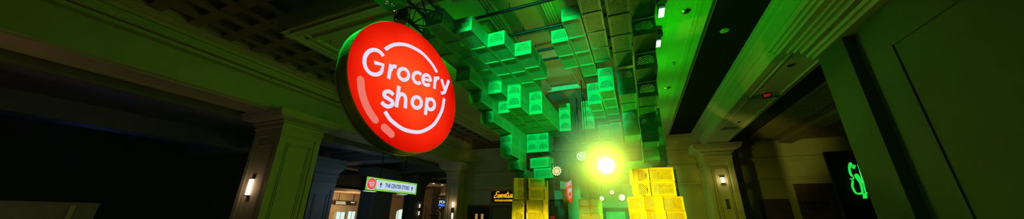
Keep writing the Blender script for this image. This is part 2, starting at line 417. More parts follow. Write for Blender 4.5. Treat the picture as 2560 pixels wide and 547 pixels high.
bm = boxes((-15.2, -15.0, -2, 4.04, FL, .14)); box(bm, -15.25, -14.95, -2, 4.06, .11, .16)
struct('wall_partition', bm, 'taupe', 'low taupe partition wall in the dark left hall', 'wall')
tag(obj('pale_strip', boxes((-.01, .01, -.05, .05, -.2, .2)), 'warmwall', loc=at(-14.97, 3.58, -.12)), 'pale upright strip on the low taupe partition', 'strip')  # thin pale box on the face of the partition

# ------------------------------------------------------------------ lettering of the shop logo (unit circle, x right, z up)
LW = .054
def logo_strokes():
    S = []
    def L(pts, w=LW): S.append(([(a, b+.215*a) for a, b in pts], w))
    # first line, baseline .04 x-height .225
    L(arc(-.645, .235, .150, .185, 42, 318, 28)); L([(-.535, .115), (-.520, .225), (-.655, .225)])
    L([(-.415, .035), (-.400, .265)]); L(arc(-.330, .165, .066, .085, 175, 70, 10))
    L(arc(-.172, .158, .091, .091, 0, 360, 28))
    L(arc(.094, .158, .091, .091, 48, 312, 24))
    L([(.195, .162), (.362, .162)], LW*.8); L(arc(.279, .158, .086, .091, 0, 318, 26))
    L([(.452, .035), (.462, .255)]); L(arc(.535, .165, .066, .085, 175, 72, 10))
    L([(.610, .245), (.690, .065)]); L(spline([(.790, .255), (.715, .06), (.675, .0), (.610, -.02)], 6))
    # second line, baseline -.365
    L(spline([(-.315, -.195), (-.355, -.165), (-.405, -.155), (-.455, -.185), (-.445, -.235), (-.385, -.262), (-.325, -.29), (-.315, -.335), (-.36, -.37), (-.42, -.368), (-.485, -.325)], 5))
    L([(-.247, -.368), (-.236, -.046)]); L(arc(-.168, -.250, .068, .090, 178, 0, 14)+[(-.099, -.368)])
    L(arc(.106, -.254, .088, .088, 0, 360, 28))
    L([(.288, -.435), (.305, -.150)]); L(arc(.386, -.250, .085, .090, 0, 360, 26))
    S.append((spline([(-.518, .362), (-.43, .47), (-.327, .553), (-.18, .624), (-.027, .652), (.12, .652), (.258, .615), (.39, .545), (.495, .452)], 5), .052))
    S.append((spline([(-.418, -.539), (-.34, -.615), (-.249, -.660), (-.12, -.70), (.016, -.703), (.18, -.675), (.336, -.592), (.47, -.48), (.568, -.338), (.65, -.16), (.687, .038)], 5), .052))
    return S
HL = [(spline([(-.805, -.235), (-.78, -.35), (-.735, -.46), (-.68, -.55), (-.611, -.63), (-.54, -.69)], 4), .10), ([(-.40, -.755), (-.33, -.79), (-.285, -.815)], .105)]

def round_sign(label, C, az, tilt, rad, depth, group=None):
    u = Vector((math.cos(az), math.sin(az), 0)); h = Vector((math.sin(az), -math.cos(az), 0))
    v = Vector((0, 0, 1))*math.cos(tilt) + h*math.sin(tilt); n = u.cross(v)
    t = thing('round_sign', label, 'sign', (0, 0, 0), group=group)
    mw = Matrix((u, -n, v)).transposed().to_4x4(); mw.translation = at(*C); t.matrix_world = mw
    N_ = 96
    bm = bmesh.new(); lathe(bm, [(rad*.985, .012), (rad*.99, .02), (rad*.99, depth-.012), (rad*.95, depth)], N_, 'y'); obj('cabinet', bm, 'cabinet', t)
    for y0 in (.004, depth-.034):
        bm = bmesh.new()
        lathe(bm, [(rad*.980, y0), (rad*1.002, y0+.002), (rad*1.002, y0+.03), (rad*.980, y0+.032)], N_, 'y')
        o = obj('rim_band', bm, 'lip', t)
        for k in range(16 if rad > .8 else 0):
            b2 = bmesh.new(); a = 2*math.pi*(k+.3)/16; d = Vector((math.cos(a), 0, math.sin(a)))
            tube(b2, d*rad*1.0+Vector((0, y0+.02, 0)), d*rad*1.006+Vector((0, y0+.02, 0)), .008, 6)
            obj('screw', b2, 'black', o)
    bm = bmesh.new(); lathe(bm, [(rad*.992, .006), (rad*.985, -.004), (rad*.97, -.010)], N_, 'y'); obj('lit_face', bm, 'red', t)
    bm = bmesh.new()
    for k, (pts, w) in enumerate(logo_strokes()):
        ribbon(bm, [(p[0]*rad, p[1]*rad) for p in pts], w*rad, -.0145-.0003*k, -.009)
    obj('lettering', bm, 'white', t)
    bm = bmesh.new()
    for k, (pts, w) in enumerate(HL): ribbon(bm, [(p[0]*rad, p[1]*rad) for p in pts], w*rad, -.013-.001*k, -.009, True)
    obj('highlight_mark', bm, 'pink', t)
    return t
big = round_sign('large red illuminated round grocery shop sign in front of the crates', (-2.6451, 2.8837, 1.6072), 1.4286, -.0851, .9, .23)
for s in (-.04, .24):
    bm = bmesh.new(); tube(bm, (s, .11, .84), (s*.95, .11, 1.70), .006, 6); obj('hanging_cable', bm, 'black', big)
sm = round_sign('small distant red round grocery shop sign behind the stage lights', (-2.86, 14.0, 1.27), 1.575, -.03, .73, .24)
for s in (-.3, .3):
    bm = bmesh.new(); tube(bm, (s, .12, .6), (s, .12, 2.3), .01, 6); obj('hanging_cable', bm, 'black', sm)

# ------------------------------------------------------------------ center store sign: faces the hall (+x)
cs = thing('hanging_sign', 'hanging lime bordered lit sign reading the center store', 'sign', at(-10.4, 11.08, 1.16), R(90))
W2, H2 = 1.60, .27                                # local x runs along +y, front is -y -> +x in the world
obj('cabinet', boxes((-W2-.04, W2+.42, .004, .26, -H2-.03, H2+.03)), 'black', cs)
obj('lit_border', boxes((-W2, W2, -.006, .006, -H2, H2)), 'lime', cs)
bm = bmesh.new()
k = -W2+.06
while k < W2-.08:
    for z in (-H2+.035, H2-.035): box(bm, k, k+.05, -.009, -.005, z-.018, z+.018)
    k += .10
obj('border_pattern', bm, 'limedark', cs)
obj('lit_panel', boxes((-W2+.55, W2-.09, -.011, -.004, -H2+.075, H2-.075)), 'panel_white', cs)
bm = text_mesh('THE CENTER STORE', .24, .001, 0, .007, .72, 'CENTER'); bmesh.ops.translate(bm, verts=bm.verts[:], vec=(.24, -.014, -.08))
obj('lettering', bm, 'blue', cs)
for x in (-.80, 1.24):
    bm = bmesh.new()
    prism(bm, [(x-.025, -.11), (x+.025, -.11), (x+.025, .02), (x-.025, .02)], Vector((0, -.012, 0)), Vector((1,0,0)), Vector((0,0,1)), Vector((0,-1,0)), .003)
    prism(bm, [(x-.085, .0), (x, -.03+.03), (x+.085, .0), (x, .11)], Vector((0, -.0125, 0)), Vector((1,0,0)), Vector((0,0,1)), Vector((0,-1,0)), .003)
    obj('arrow', bm, 'blue', cs)
bm = bmesh.new(); lathe(bm, [(.255, .004), (.255, -.012)], 48, 'y', (-W2+.285, 0, 0)); d_ = obj('logo_disc', bm, 'panel_white', cs)
bm = bmesh.new(); lathe(bm, [(.232, -.010), (.232, -.015)], 48, 'y', (-W2+.285, 0, 0)); obj('logo_ground', bm, 'red_small', d_)
bm = bmesh.new()
for k, (pts, w) in enumerate(logo_strokes()): ribbon(bm, [(p[0]*.20-W2+.285, (p[1]-.12*p[0])*.20) for p in pts], w*.20*1.15, -.0175-.0001*k, -.014)
obj('logo_lettering', bm, 'white', d_)
for x in (-.78, .77):
    bm = bmesh.new(); tube(bm, (x, .13, H2), (x, .13, 1.72), .022, 10); lathe(bm, [(.05, 1.69), (.06, 1.72)], 12, 'z', (x, .13, 0)); obj('hanging_rod', bm, 'black', cs)
for x in (-1.5, .45): obj('under_lamp', boxes((x, x+.5, -.02, .2, -H2-.05, -H2-.03)), 'panel_white', cs)

# ------------------------------------------------------------------ shop sign on the end wall
es = thing('shop_sign', 'dark shop sign with yellow script lettering beside the left crates', 'sign', at(-7.02, YE-.06, .95))
obj('board', boxes((-.90, .90, -.05, .05, -.33, .33)), 'signboard', es)
bm = bmesh.new()
script = [  # brush script, each stroke a flat ribbon
 [(-.56,.20),(-.66,.24),(-.74,.17),(-.69,.10),(-.62,.09),(-.72,.07),(-.80,-.02),(-.76,-.09),(-.66,-.06),(-.59,.0)],
 [(-.59,.0),(-.52,.08),(-.50,.02),(-.52,-.06),(-.58,-.07)], [(-.50,-.05),(-.42,.08),(-.40,.02),(-.42,-.06),(-.48,-.07)],
 [(-.40,-.02),(-.32,.05),(-.30,.09),(-.35,.07),(-.36,-.03),(-.30,-.07),(-.23,-.01)],
 [(-.23,.08),(-.25,-.07)], [(-.25,-.04),(-.17,.08),(-.13,.06),(-.15,-.06),(-.08,-.02)], [(.0,.22),(-.06,-.02),(-.02,-.07),(.05,-.02)], [(-.10,.10),(.08,.13)],
 [(.09,.07),(.06,-.05),(.10,-.07),(.16,-.02)], [(.30,.07),(.22,.08),(.18,-.02),(.22,-.07),(.29,.02),(.31,.08),(.28,-.05),(.34,-.06),(.40,.02)],
 [(.48,.24),(.42,.0),(.44,-.07),(.50,-.03)], [(.50,-.03),(.58,.08),(.60,.02),(.57,-.06),(.51,-.07)]]
for k, st in enumerate(script): ribbon(bm, [tuple(p) for p in spline([(a*1.0+.30*b+.12, b*1.08+.05) for a, b in st], 6)], .042, -.066-.0004*k, -.05)
obj('script_lettering', bm, 'amber', es)
bm = text_mesh('SUPPLIES-SUNDRIES', .135, .004, 0, .004, .95, 'LEFT'); bmesh.ops.translate(bm, verts=bm.verts[:], vec=(-.66, -.058, -.235))
obj('lettering', bm, 'amber', es)

sf = thing('shopfront', 'dark shopfront with folded shutters under the yellow script sign', 'shopfront', at(-7.0, YE-.02, FL))
obj('door_frame', boxes((-2.45, 2.6, -.10, 0, 2.0, 2.12), (-2.45, -2.3, -.10, 0, 0, 2.0), (2.45, 2.6, -.1, 0, 0, 2.0), (-1.0, -.88, -.1, 0, 0, 2.0)), 'wood', sf)
obj('opening_shade', boxes((-2.3, -1.0, -.03, 0, 0, 2.0)), 'void', sf)  # black sheet, the doorway's darkness is put into its colour
bm = boxes((-.88, 2.45, -.03, 0, 0, 2.0))
for k in range(24): box(bm, -.86, 2.43, -.045, -.028, .06+.08*k, .11+.08*k)
obj('roller_shutter', bm, 'plaster_dark', sf)
for q in (-1.93, -1.55): obj('lit_slot', boxes((q, q+.15, -.05, -.02, .6, 1.62)), 'slot', sf)
dd = thing('door_1', 'dark door with small red lit notice behind the left pillar', 'door', at(-4.3, YE-.02, FL), kind='structure')
obj('panel', boxes((-.75, .75, -.04, 0, 0, 2.3)), 'plaster_dark', dd); obj('door_frame', boxes((-.85, -.75, -.08, 0, 0, 2.4), (.75, .85, -.08, 0, 0, 2.4), (-.75, .75, -.08, 0, 2.3, 2.4)), 'wood', dd)
obj('notice', boxes((-.25, .15, -.06, -.04, 1.5, 1.53), (-.25, .1, -.06, -.04, 1.42, 1.44), (-.25, .15, -.06, -.04, 1.34, 1.36)), 'exit_red', dd)

# framed opening on the end wall between the pillars
fr = thing('picture_frame', 'dark carved frame on the green lit end wall between the crate pillars', 'picture frame', at(-1.10, YE-.03, -.65))
bm = bmesh.new()
for a, b in ((0, .05), (.05, .13), (.13, .19)):
    y = {0: -.05, .05: -.09, .13: -.06}[a]
    box(bm, -.64+a, -.64+b, y, 0, -1.05+a, 1.05-a); box(bm, .64-b, .64-a, y, 0, -1.05+a, 1.05-a)
    box(bm, -.64+a, .64-a, y, 0, 1.05-b, 1.05-a); box(bm, -.64+a, .64-a, y, 0, -1.05+a, -1.05+b)
obj('frame', bm, 'wood', fr)
bm = bmesh.new()
for k in range(14):
    for s in (-1, 1):
        lathe(bm, [(.03, -.12), (.012, -.095), (.03, -.085)], 8, 'y', (s*.55, 0, -.95+.146*k)); 
        if k < 8: lathe(bm, [(.03, -.12), (.012, -.095), (.03, -.085)], 8, 'y', (-.5+.143*k, 0, s*.96))
obj('carving', bm, 'wood', fr)
obj('picture', boxes((-.46, .46, -.03, 0, -.87, .87)), 'art', fr)

# ------------------------------------------------------------------ milk crates
def clip(p, d, poly):
    """parameter range of line p+t*d in a convex polygon"""
    t0, t1 = -9., 9.; n = len(poly); ar = sum(poly[i][0]*poly[(i+1)%n][1]-poly[(i+1)%n][0]*poly[i][1] for i in range(n))
    s = 1 if ar > 0 else -1
    for i in range(n):
        a, b = poly[i], poly[(i+1)%n]; nx, ny = -(b[1]-a[1])*s, (b[0]-a[0])*s
        num = nx*(p[0]-a[0])+ny*(p[1]-a[1]); den = nx*d[0]+ny*d[1]
        if abs(den) < 1e-9:
            if num < 0: return None
            continue
        t = -num/den
        if den > 0: t0 = max(t0, t)
        else: t1 = min(t1, t)
    return (t0, t1) if t1-t0 > .004 else None
def lattice(bm, poly, hole, sp, w, O, U, V, N, t):
    xs = [p[0] for p in poly]; ys = [p[1] for p in poly]; q = math.sqrt(.5)
    cx, cy = (min(xs)+max(xs))/2, (min(ys)+max(ys))/2; ext = (max(xs)-min(xs)+max(ys)-min(ys))/2
    for s, off in ((1, 0.), (-1, .0006)):
        d = (q, q*s); nn = (-q*s, q)
        k = int(ext/sp)+1
        for i in range(-k, k+1):
            p = (cx+nn[0]*sp*(i+.5), cy+nn[1]*sp*(i+.5)); c = clip(p, d, poly)
            if not c: continue
            seg = [c]
            if hole:
                h = clip(p, d, hole)
                if h: seg = [x for x in ((c[0], h[0]), (h[1], c[1])) if x[1]-x[0] > .004]
            for a, b in seg:
                P = [(p[0]+d[0]*a-nn[0]*w/2, p[1]+d[1]*a-nn[1]*w/2), (p[0]+d[0]*b-nn[0]*w/2, p[1]+d[1]*b-nn[1]*w/2),
                     (p[0]+d[0]*b+nn[0]*w/2, p[1]+d[1]*b+nn[1]*w/2), (p[0]+d[0]*a+nn[0]*w/2, p[1]+d[1]*a+nn[1]*w/2)]
                prism(bm, P, O+N*off, U, V, N, t)
def crate_mesh(name, W, L, Hh, mat):
    bm = bmesh.new(); T = .006
    X, Y, Z = Vector((1,0,0)), Vector((0,1,0)), Vector((0,0,1))
    def rect(O, U, V, N, x0, x1, y0, y1, t=T): prism(bm, [(x0,y0),(x1,y0),(x1,y1),(x0,y1)], O, U, V, N, t)
    for s in (-1, 1):
        # end wall with the half-moon lattice and the hand hole
        O, U, N = Vector((0, s*L/2, 0)), X*(-s), Y*(-s)
        hw, y0, top = W/2-.004, Hh*.30, Hh*.925; a = W*.41; b = top-y0
        nseg = 14
        curve = [(a*math.cos(math.pi*i/nseg), y0+b*(math.sin(math.pi*i/nseg))**.8) for i in range(nseg+1)]
        rect(O, U, Z, N, -hw, hw, .012, y0)
        rect(O, U, Z, N, -hw, -a, y0, Hh-.014); rect(O, U, Z, N, a, hw, y0, Hh-.014)
        for (xa, ya), (xb, yb) in zip(curve, curve[1:]):
            prism(bm, [(xb, yb), (xa, ya), (xa, Hh-.014), (xb, Hh-.014)], O, U, Z, N, T)
        hx, hz0, hz1 = W*.15, Hh*.79, Hh*.885
        slot = [(-hx-.008, hz0-.007), (hx+.008, hz0-.007), (hx+.008, hz1+.009), (-hx-.008, hz1+.009)]
        lattice(bm, curve, slot, .0285, .0100, O, U, Z, N, T)
        for x0_, x1_, z0_, z1_ in ((-hx-.008, hx+.008, hz0-.008, hz0), (-hx-.008, hx+.008, hz1, hz1+.009), (-hx-.008, -hx, hz0, hz1), (hx, hx+.008, hz0, hz1)):
            rect(O, U, Z, N, x0_, x1_, z0_, z1_, T*1.4)
        for xx in (-hw+.018, hw-.018): rect(O-N*.003, U, Z, N, xx-.004, xx+.004, .02, Hh-.02, .004)
        # long wall: full lattice with posts
        O, U, N = Vector((s*W/2, 0, 0)), Y*s, X*(-s)
        hl = L/2-.004
        rect(O, U, Z, N, -hl, hl, .012, .045); rect(O, U, Z, N, -hl, hl, Hh-.055, Hh-.014)
        rect(O, U, Z, N, -hl, -hl+.035, .045, Hh-.055); rect(O, U, Z, N, hl-.035, hl, .045, Hh-.055)
        lattice(bm, [(-hl+.033, .043), (hl-.033, .043), (hl-.033, Hh-.053), (-hl+.033, Hh-.053)], None, .0250, .0095, O, U, Z, N, T)
        for k in (-1, 1): rect(O-N*.003, U, Z, N, k*(hl-.018)-.004, k*(hl-.018)+.004, .02, Hh-.02, .004)
    # floor lattice
    O = Vector((0, 0, .014))
    hw, hl = W/2-.012, L/2-.012
    for q in ((-hw, hw, -hl, -hl+.022), (-hw, hw, hl-.022, hl), (-hw, -hw+.022, -hl, hl), (hw-.022, hw, -hl, hl)): rect(O, X, Y, Z, *q)
    lattice(bm, [(-hw+.02, -hl+.02), (hw-.02, -hl+.02), (hw-.02, hl-.02), (-hw+.02, hl-.02)], None, .0240, .0088, O, X, Y, Z, T)
    # rims and corner posts
    for z0, z1, o in ((0, .022, .002), (Hh-.022, Hh, .004), (Hh-.045, Hh-.035, .003), (.05, .056, .002)):
        for s in (-1, 1):
            box(bm, -W/2-o, W/2+o, *sorted((s*(L/2+o), s*(L/2-.010))), z0, z1)
            box(bm, *sorted((s*(W/2+o), s*(W/2-.010))), -L/2, L/2, z0, z1)
    for sx in (-1, 1):
        for sy in (-1, 1): box(bm, *sorted((sx*(W/2+.001), sx*(W/2-.014))), *sorted((sy*(L/2+.001), sy*(L/2-.014))), .0, Hh)
    bmesh.ops.recalc_face_normals(bm, faces=bm.faces[:])
    me = bpy.data.meshes.new(name); bm.to_mesh(me); bm.free(); me.materials.append(M[mat]); return me
PX, PY, PZ = .335, .575, .2775
ME_G = crate_mesh('milk_crate', .322, .562, .274, 'green')
ME_Y = crate_mesh('milk_crate_yellow', .272, .425, .315, 'yellow')
def crate(me, x, y, z, rz, label, group):
    o = bpy.data.objects.new('milk_crate', me); COL.objects.link(o)
    o.location = at(x, y, z); o.rotation_euler = (0, 0, rz)
    return tag(o, label, 'crate', group)
ORD = 'first second third fourth fifth sixth seventh eighth ninth tenth eleventh twelfth thirteenth fourteenth fifteenth sixteenth seventeenth eighteenth nineteenth twentieth'.split()
LAY = {0: 'lowest', 1: 'second lowest', 2: 'third lowest', 3: 'fourth lowest', 4: 'fifth lowest'}
Z0 = 2.27
X0 = {-1: -3.20, 0: -2.865, 1: -2.53, 2: -2.195, 3: -1.86, 4: -1.525, 5: -1.20, 6: -.865, 7: -.52, 8: -.12, 9: .213, 10: .42}
cells = []                                   # column, front y, lowest level, layers shown
def row(i, y, ks):
    for k in ks:
        cells.append((i, y) + (k if isinstance(k, tuple) else (k, 1))); y += PY
YJ = lambda j: 5.86 + PY*(j-10)
row(-1, YJ(6), [(2,1), (2,1), (1,2), (0,2), (-1,2), (-1,2), (-3,3), (-4,4)])
row(0, 3.23, [(2,1)]*4); row(0, 3.23+4*PY, [(1,1), (0,2), (0,1), (0,1), (0,1)]); row(0, YJ(14), [(-2,2)])
row(1, YJ(6), [(2,1)]*4); row(1, YJ(10), [(0,2), (0,1), (0,1), (0,1), (-2,2)])
row(2, YJ(7), [(2,1)]*4); row(2, YJ(11), [(0,2), (0,2), (0,2), (0,1)])
row(3, YJ(8)-.1, [(2,1), (2,1)]); row(3, YJ(14), [(0,3), (0,3), (0,3)])
row(5, 4.86, [(3,1), (3,1)]); row(5, YJ(14), [(0,3), (0,1), (0,1)])
row(6, 4.26, [(3,1)]*4); row(6, 6.97, [(1,2), (1,1), (1,1)]); row(6, 8.80, [(-1,2), (-1,1)])
row(7, 1.92, [(3,1)]*7); row(7, 6.24, [(1,2), (1,1), (1,1), (1,1)]); row(7, 8.72, [(-2,3), (-2,1)])
row(8, 1.74, [(2,1)]*7); row(8, 5.87, [(0,2), (0,1)]); row(8, 7.02, [(-2,2), (-2,1)])
row(9, 2.52, [(2,1), (2,1), (2,1), (1,1), (0,1), (-1,1), (-1,1), (-3,2), (-4,1)])
row(10, 7.78, [(-4,5)])
row(10, 8.36, [(-2,2)])
cells.append((-2, 2.16, 2, 1)); X0[-2] = -3.14
cols = sorted(X0); rank = {}
for i, y, k, n in cells: rank.setdefault(i, set()).add(round(y, 2))
for i, y, k, n in cells:
    rr = sorted(rank[i]).index(round(y, 2))
    for q in range(n):
        lb = 'green milk crate, %s back in canopy column %s from the left, %s layer' % (ORD[rr], ORD[cols.index(i)], LAY[q])
        if n == 1: lb = 'green milk crate, %s back in canopy column %s from the left, single layer' % (ORD[rr], ORD[cols.index(i)])
        crate(ME_G, X0[i]+PX/2, y+PY/2, Z0+PZ*(k+q), 0, lb, 'green milk crates of the hanging canopy')
LIE = Matrix(((0, 1, 0), (0, 0, 1), (1, 0, 0))).to_4x4()      # crate lying on its long side, floor lattice facing -y
def lying(x, y, zmid, rz, label, group):
    o = crate(ME_Y, 0, 0, 0, 0, label, group)
    o.matrix_world = Matrix.Translation(at(x, y, zmid)) @ Matrix.Rotation(R(rz), 4, 'Z') @ LIE
    return o
# far pair of supports of the arch, seen under the canopy
fz = .62
for c_ in range(2):
    for q in range(4):
        crate(ME_G, -1.98+.36*c_, 13.0, fz+PZ*q, 0, 'distant green milk crate over the far yellow stack, %s layer, %s column' % (ORD[q], ('left', 'right')[c_]), 'distant green crates')
for c_ in range(2):
    for q in range(3):
        lying(-2.02+.44*c_, 12.72, fz-PZ*(q+.5), 0, 'distant yellow milk crate, %s from the top, %s column of the far stack' % (ORD[q], ('left', 'right')[c_]), 'distant yellow crates')
tag(obj('display_plinth', boxes((-.42, .42, -.3, .3, 0, fz-3*PZ+ZC-.001), (-.46, .46, -.34, .34, 0, .1)), 'black', loc=at(-1.9, 12.95, FL)), 'black plinth under the far yellow crates', 'plinth')

# yellow pillars; each layer four crates round a hollow middle
def pillar(side, cx, cy, top, layers):
    G_ = 'yellow milk crates of the pillars'
    for q, (kind, rot) in enumerate(layers):
        zm = top-PZ*(q+.5); lay = []
        if kind == 'square':     # (name, centre of the outward floor face, outward turn)
            w_ = 0 if side == 'right' else .04
            lay = [('front', .12, -.50, 0), ('left', -.43-w_, -.19, -90), ('right', .45+w_, .06, 90), ('back', -.21, .36, 180)]
        else:
            def vee(cxx, cyy, th, s):
                c, n = math.cos(R(th)), math.sin(R(th))
                return (cxx-s*.2125*c, cyy+.2125*n)
            xl, yl = vee(-.23, -.48, 42, 1); xr, yr = vee(.11, -.51, 27, -1)
            lay = [('left', xl, yl, -42), ('right', xr, yr, 27), ('back', -.02, .38, 180)]
        rz = R(rot)
        for nm, dx, dy, t in lay:
            if nm == 'back' and q > 0: continue
            x, y = cx+dx*math.cos(rz)-dy*math.sin(rz), cy+dx*math.sin(rz)+dy*math.cos(rz)
            lying(x, y, zm, t+rot, 'yellow crate on its side, %s one, %s layer down, %s crate pillar' % (nm, ORD[q], side), G_)
    h = top-PZ*len(layers)+ZC
    tag(obj('display_plinth', boxes((-.5, .5, -.45, .45, 0, h-.001), (-.54, .54, -.49, .49, 0, .12)), 'black', loc=at(cx, cy, FL)), 'black plinth under the %s yellow crate pillar' % side, 'plinth')
pillar('right', .34, 7.25, .945, [('square', 6), ('square', 5), ('vee', 0), ('vee', 2), ('vee', 0)])
pillar('left', -2.76, 8.12, .93, [('square', 26), ('square', 27), ('square', 20), ('square', 19), ('square', 22)])
# sideways green crate filling the step above the right pillar
crate(ME_G, .02, 7.72, .95, R(90), 'green milk crate lying broadside on top of the right yellow pillar', 'green milk crates of the hanging canopy')
crate(ME_G, -2.35, 7.98, .935+PZ, R(78), 'dim green milk crate broadside above the left yellow pillar, upper', 'green milk crates of the hanging canopy')
crate(ME_G, -2.28, 8.05, .935, R(84), 'dim green milk crate broadside on top of the left yellow pillar', 'green milk crates of the hanging canopy')
crate(ME_G, -3.0, 8.35, .935, 0, 'green milk crate tucked behind the left pillar top under the stepped column', 'green milk crates of the hanging canopy')

# ------------------------------------------------------------------ pipes, trusses
def pipe(x0, x1, y, z, lb):
    bm = bmesh.new(); tube(bm, (x0, 0, 0), (x1, 0, 0), .030, 10)
    t = tag(obj('support_pipe', bm, 'black', loc=at(0, y, z), smooth=False), lb, 'pipe', 'pipes carrying the canopy')
    return t
PLB = ('nearest', 'second', 'third', 'fourth')
for k, (y, x0, x1, z) in enumerate(((4.07, -2.9, .5, 3.45), (4.82, -2.45, .5, 3.45), (5.60, -2.45, .5, 3.45), (6.05, -2.3, .5, 3.45))):
    t = pipe(x0, x1, y, z, '%s black cross pipe above the gap in the crate canopy' % PLB[k])
    for x in (-2.2, -1.75, -.3):
        bm = bmesh.new(); tube(bm, (x, 0, 0), (x, 0, SL-z), .008, 6); obj('hanger', bm, 'black', t)
def truss(bm, p, q, w, n, r=.024, axis='y'):
    for a in (0, w):
        for b in (0, w):
            if axis == 'y': tube(bm, (p[0]+a, p[1], p[2]+b), (p[0]+a, q, p[2]+b), r)
            else: tube(bm, (p[0]+a, p[1]+b, p[2]), (p[0]+a, p[1]+b, q), r)
    st = (q-(p[1] if axis == 'y' else p[2]))/n
    for k in range(n):
        s0 = (p[1] if axis == 'y' else p[2])+st*k; s1 = s0+st
        if k % 2: s0, s1 = s1, s0
        for a in (0, w):
            if axis == 'y':
                tube(bm, (p[0]+a, s0, p[2]), (p[0]+a, s1, p[2]+w), r*.55, 6); tube(bm, (p[0], s0, p[2]+a), (p[0]+w, s1, p[2]+a), r*.55, 6)
            else:
                tube(bm, (p[0]+a, p[1], s0), (p[0]+a, p[1]+w, s1), r*.55, 6); tube(bm, (p[0], p[1]+a, s0), (p[0]+w, p[1]+a, s1), r*.55, 6)
bm = bmesh.new(); truss(bm, (-.19, -1.4, -.18), 1.0, .36, 8, .026)
tr = tag(obj('lighting_truss', bm, 'black', loc=at(-3.22, 3.1, 3.38)), 'black box truss above the big round sign', 'truss')
bm = boxes((-.03, .03, -.10, .10, -.03, .03)); o = obj('lamp_bar', bm, 'lamp_warm', tr); o.location = (-.12, -.16, -.22)
bm = bmesh.new()
for k in range(7): tube(bm, (-.18+.03*k, -.5+.18*k, -.24-.05*(k%2)), (-.15+.03*k, -.32+.18*k, -.24-.05*((k+1)%2)), .012, 6)
obj('cable', bm, 'black', tr)
bm = bmesh.new(); truss(bm, (-.12, -.12, 0), 2.05, .24, 7, .018, 'z')
tag(obj('lighting_truss', bm, 'grey', loc=at(-1.362, 9.0, 1.54)), 'upright truss tower between the inner crate columns', 'truss')
bm = bmesh.new(); tube(bm, (-.6, 0, 0), (.95, 0, 0), .022, 10); tube(bm, (-.6, 0, .2), (.95, 0, .2), .018, 10)
for k in range(8): tube(bm, (-.6+.19*k, 0, .2*(k % 2)), (-.6+.19*(k+1), 0, .2*((k+1) % 2)), .010, 6)
for x in (.3,): tube(bm, (x, 0, .2), (x, 0, 2.0), .012, 6)
tag(obj('lighting_truss', bm, 'black', loc=at(-1.4, 7.75, 1.62)), 'ladder truss carrying the three nearer stage lights', 'truss')
bm = bmesh.new(); tube(bm, (-1.0, 0, 0), (1.3, 0, 0), .03, 10)
for x in (-.9, 1.2): tube(bm, (x, 0, 0), (x, 0, 2.3), .014, 6)
tag(obj('lighting_truss', bm, 'grey', loc=at(-.95, 13.1, 1.25)), 'far cross pipe carrying the three distant stage lights', 'truss')

# ------------------------------------------------------------------ stage lights
def stage_light(label, loc, rad, mat, n, top, tilt=-8, rz=0, group='stage lights'):
    t = thing('stage_light', label, 'stage light', at(*loc), R(rz), group)
    c = math.cos(R(tilt))
    bm = bmesh.new(); lathe(bm, [(rad*1.06, -.02), (rad*1.12, .0), (rad*1.15, .08), (rad*.95, .20), (rad*.5, .26)], 28, 'y'); body = obj('can', bm, 'black', t, smooth=False)
    for k in range(6):
        pass
    bm = bmesh.new(); lathe(bm, [(rad, -.012), (rad, -.024)], 32, 'y'); obj('lens_plate', bm, 'black', body)
    bm = bmesh.new(); rings = ((0, 1), (.37, 6), (.75, 12)) if n > 1 else ((0, 1),)
    rr = rad*.178 if n > 1 else rad*.96
    for q, m_ in rings:
        for k in range(m_):
            a = 2*math.pi*k/m_+q; lathe(bm, [(rr, -.022), (rr, -.030), (rr*.6, -.036)], 12, 'y', (q*rad*math.cos(a)*1.08, 0, q*rad*math.sin(a)*1.08))
    obj('led_cluster', bm, mat, body)
    body.rotation_euler = (R(tilt), 0, 0)
    bm = bmesh.new()
    for s in (-1, 1): box(bm, *sorted((s*rad*1.22, s*rad*1.34)), .06, .11, -.02, rad*1.6)
    box(bm, -rad*1.34, rad*1.34, .06, .11, rad*1.6, rad*1.75)
    obj('yoke', bm, 'black', t)
    bm = bmesh.new(); tube(bm, (0, .085, rad*1.75), (0, .085, top-loc[2]), .014, 8); box(bm, -.035, .035, .05, .12, top-loc[2]-.05, top-loc[2]+.03)
    obj('clamp', bm, 'black', t)
    return t
stage_light('round stage light with glowing yellow cells beside the red sign', (-1.83, 7.55, 1.06), .122, 'led_yellow', 19, 1.62)
stage_light('round stage light with cool white cells above the glare', (-1.19, 7.55, 1.40), .122, 'led_white', 19, 1.62)
stage_light('blinding stage light at the middle of the yellow green glare', (-.61, 7.55, 1.14), .21, 'led_hot', 1, 1.62)
stage_light('switched off stage light turned away beside the yellow one', (-1.68, 8.05, 1.00), .14, 'black', 19, 1.62, tilt=-4, rz=150)
stage_light('distant white stage light, lowest at left of the far three', (-1.34, 13, .66), .095, 'led_far', 1, 1.25)
stage_light('distant white stage light, middle one of the far three', (-.93, 13, .90), .095, 'led_far', 1, 1.25)
stage_light('distant glaring stage light nearest to the right yellow pillar', (-.57, 13, .70), .13, 'led_far', 1, 1.25)
# wash fixtures above the canopy edge
for k, (y, lb) in enumerate(((4.92, 'green glowing wash light at the top edge of the picture'), (6.0, 'green glowing wash light with black hood under the ceiling'))):
    t = thing('wash_light', lb, 'wash light', at(.76, y, 3.42), R(0), 'wash lights on the canopy edge')
    obj('housing', boxes((-.05, .05, -.09, .26, -.02, .10)), 'black', t)
    bm = bmesh.new(); lathe(bm, [(.075, 0), (.085, .02), (.085, .10), (.05, .12)], 20, 'z', (0, -.16, -.01)); obj('hood', bm, 'black', t)
    obj('lens', boxes((-.045, .045, .0, .24, -.035, -.02)), 'green_bar', t)
bm = bmesh.new(); lathe(bm, [(.09, -.12), (.10, -.10), (.10, .10), (.06, .16)], 20, 'z')
pc = tag(obj('par_can', bm, 'black', loc=at(-3.18, 3.02, 2.98)), 'black spotlight can with a green glint hanging from the truss', 'spotlight')
bm = bmesh.new(); lathe(bm, [(.085, -.121), (.07, -.13)], 20, 'z'); obj('lens', bm, 'chrome', pc)
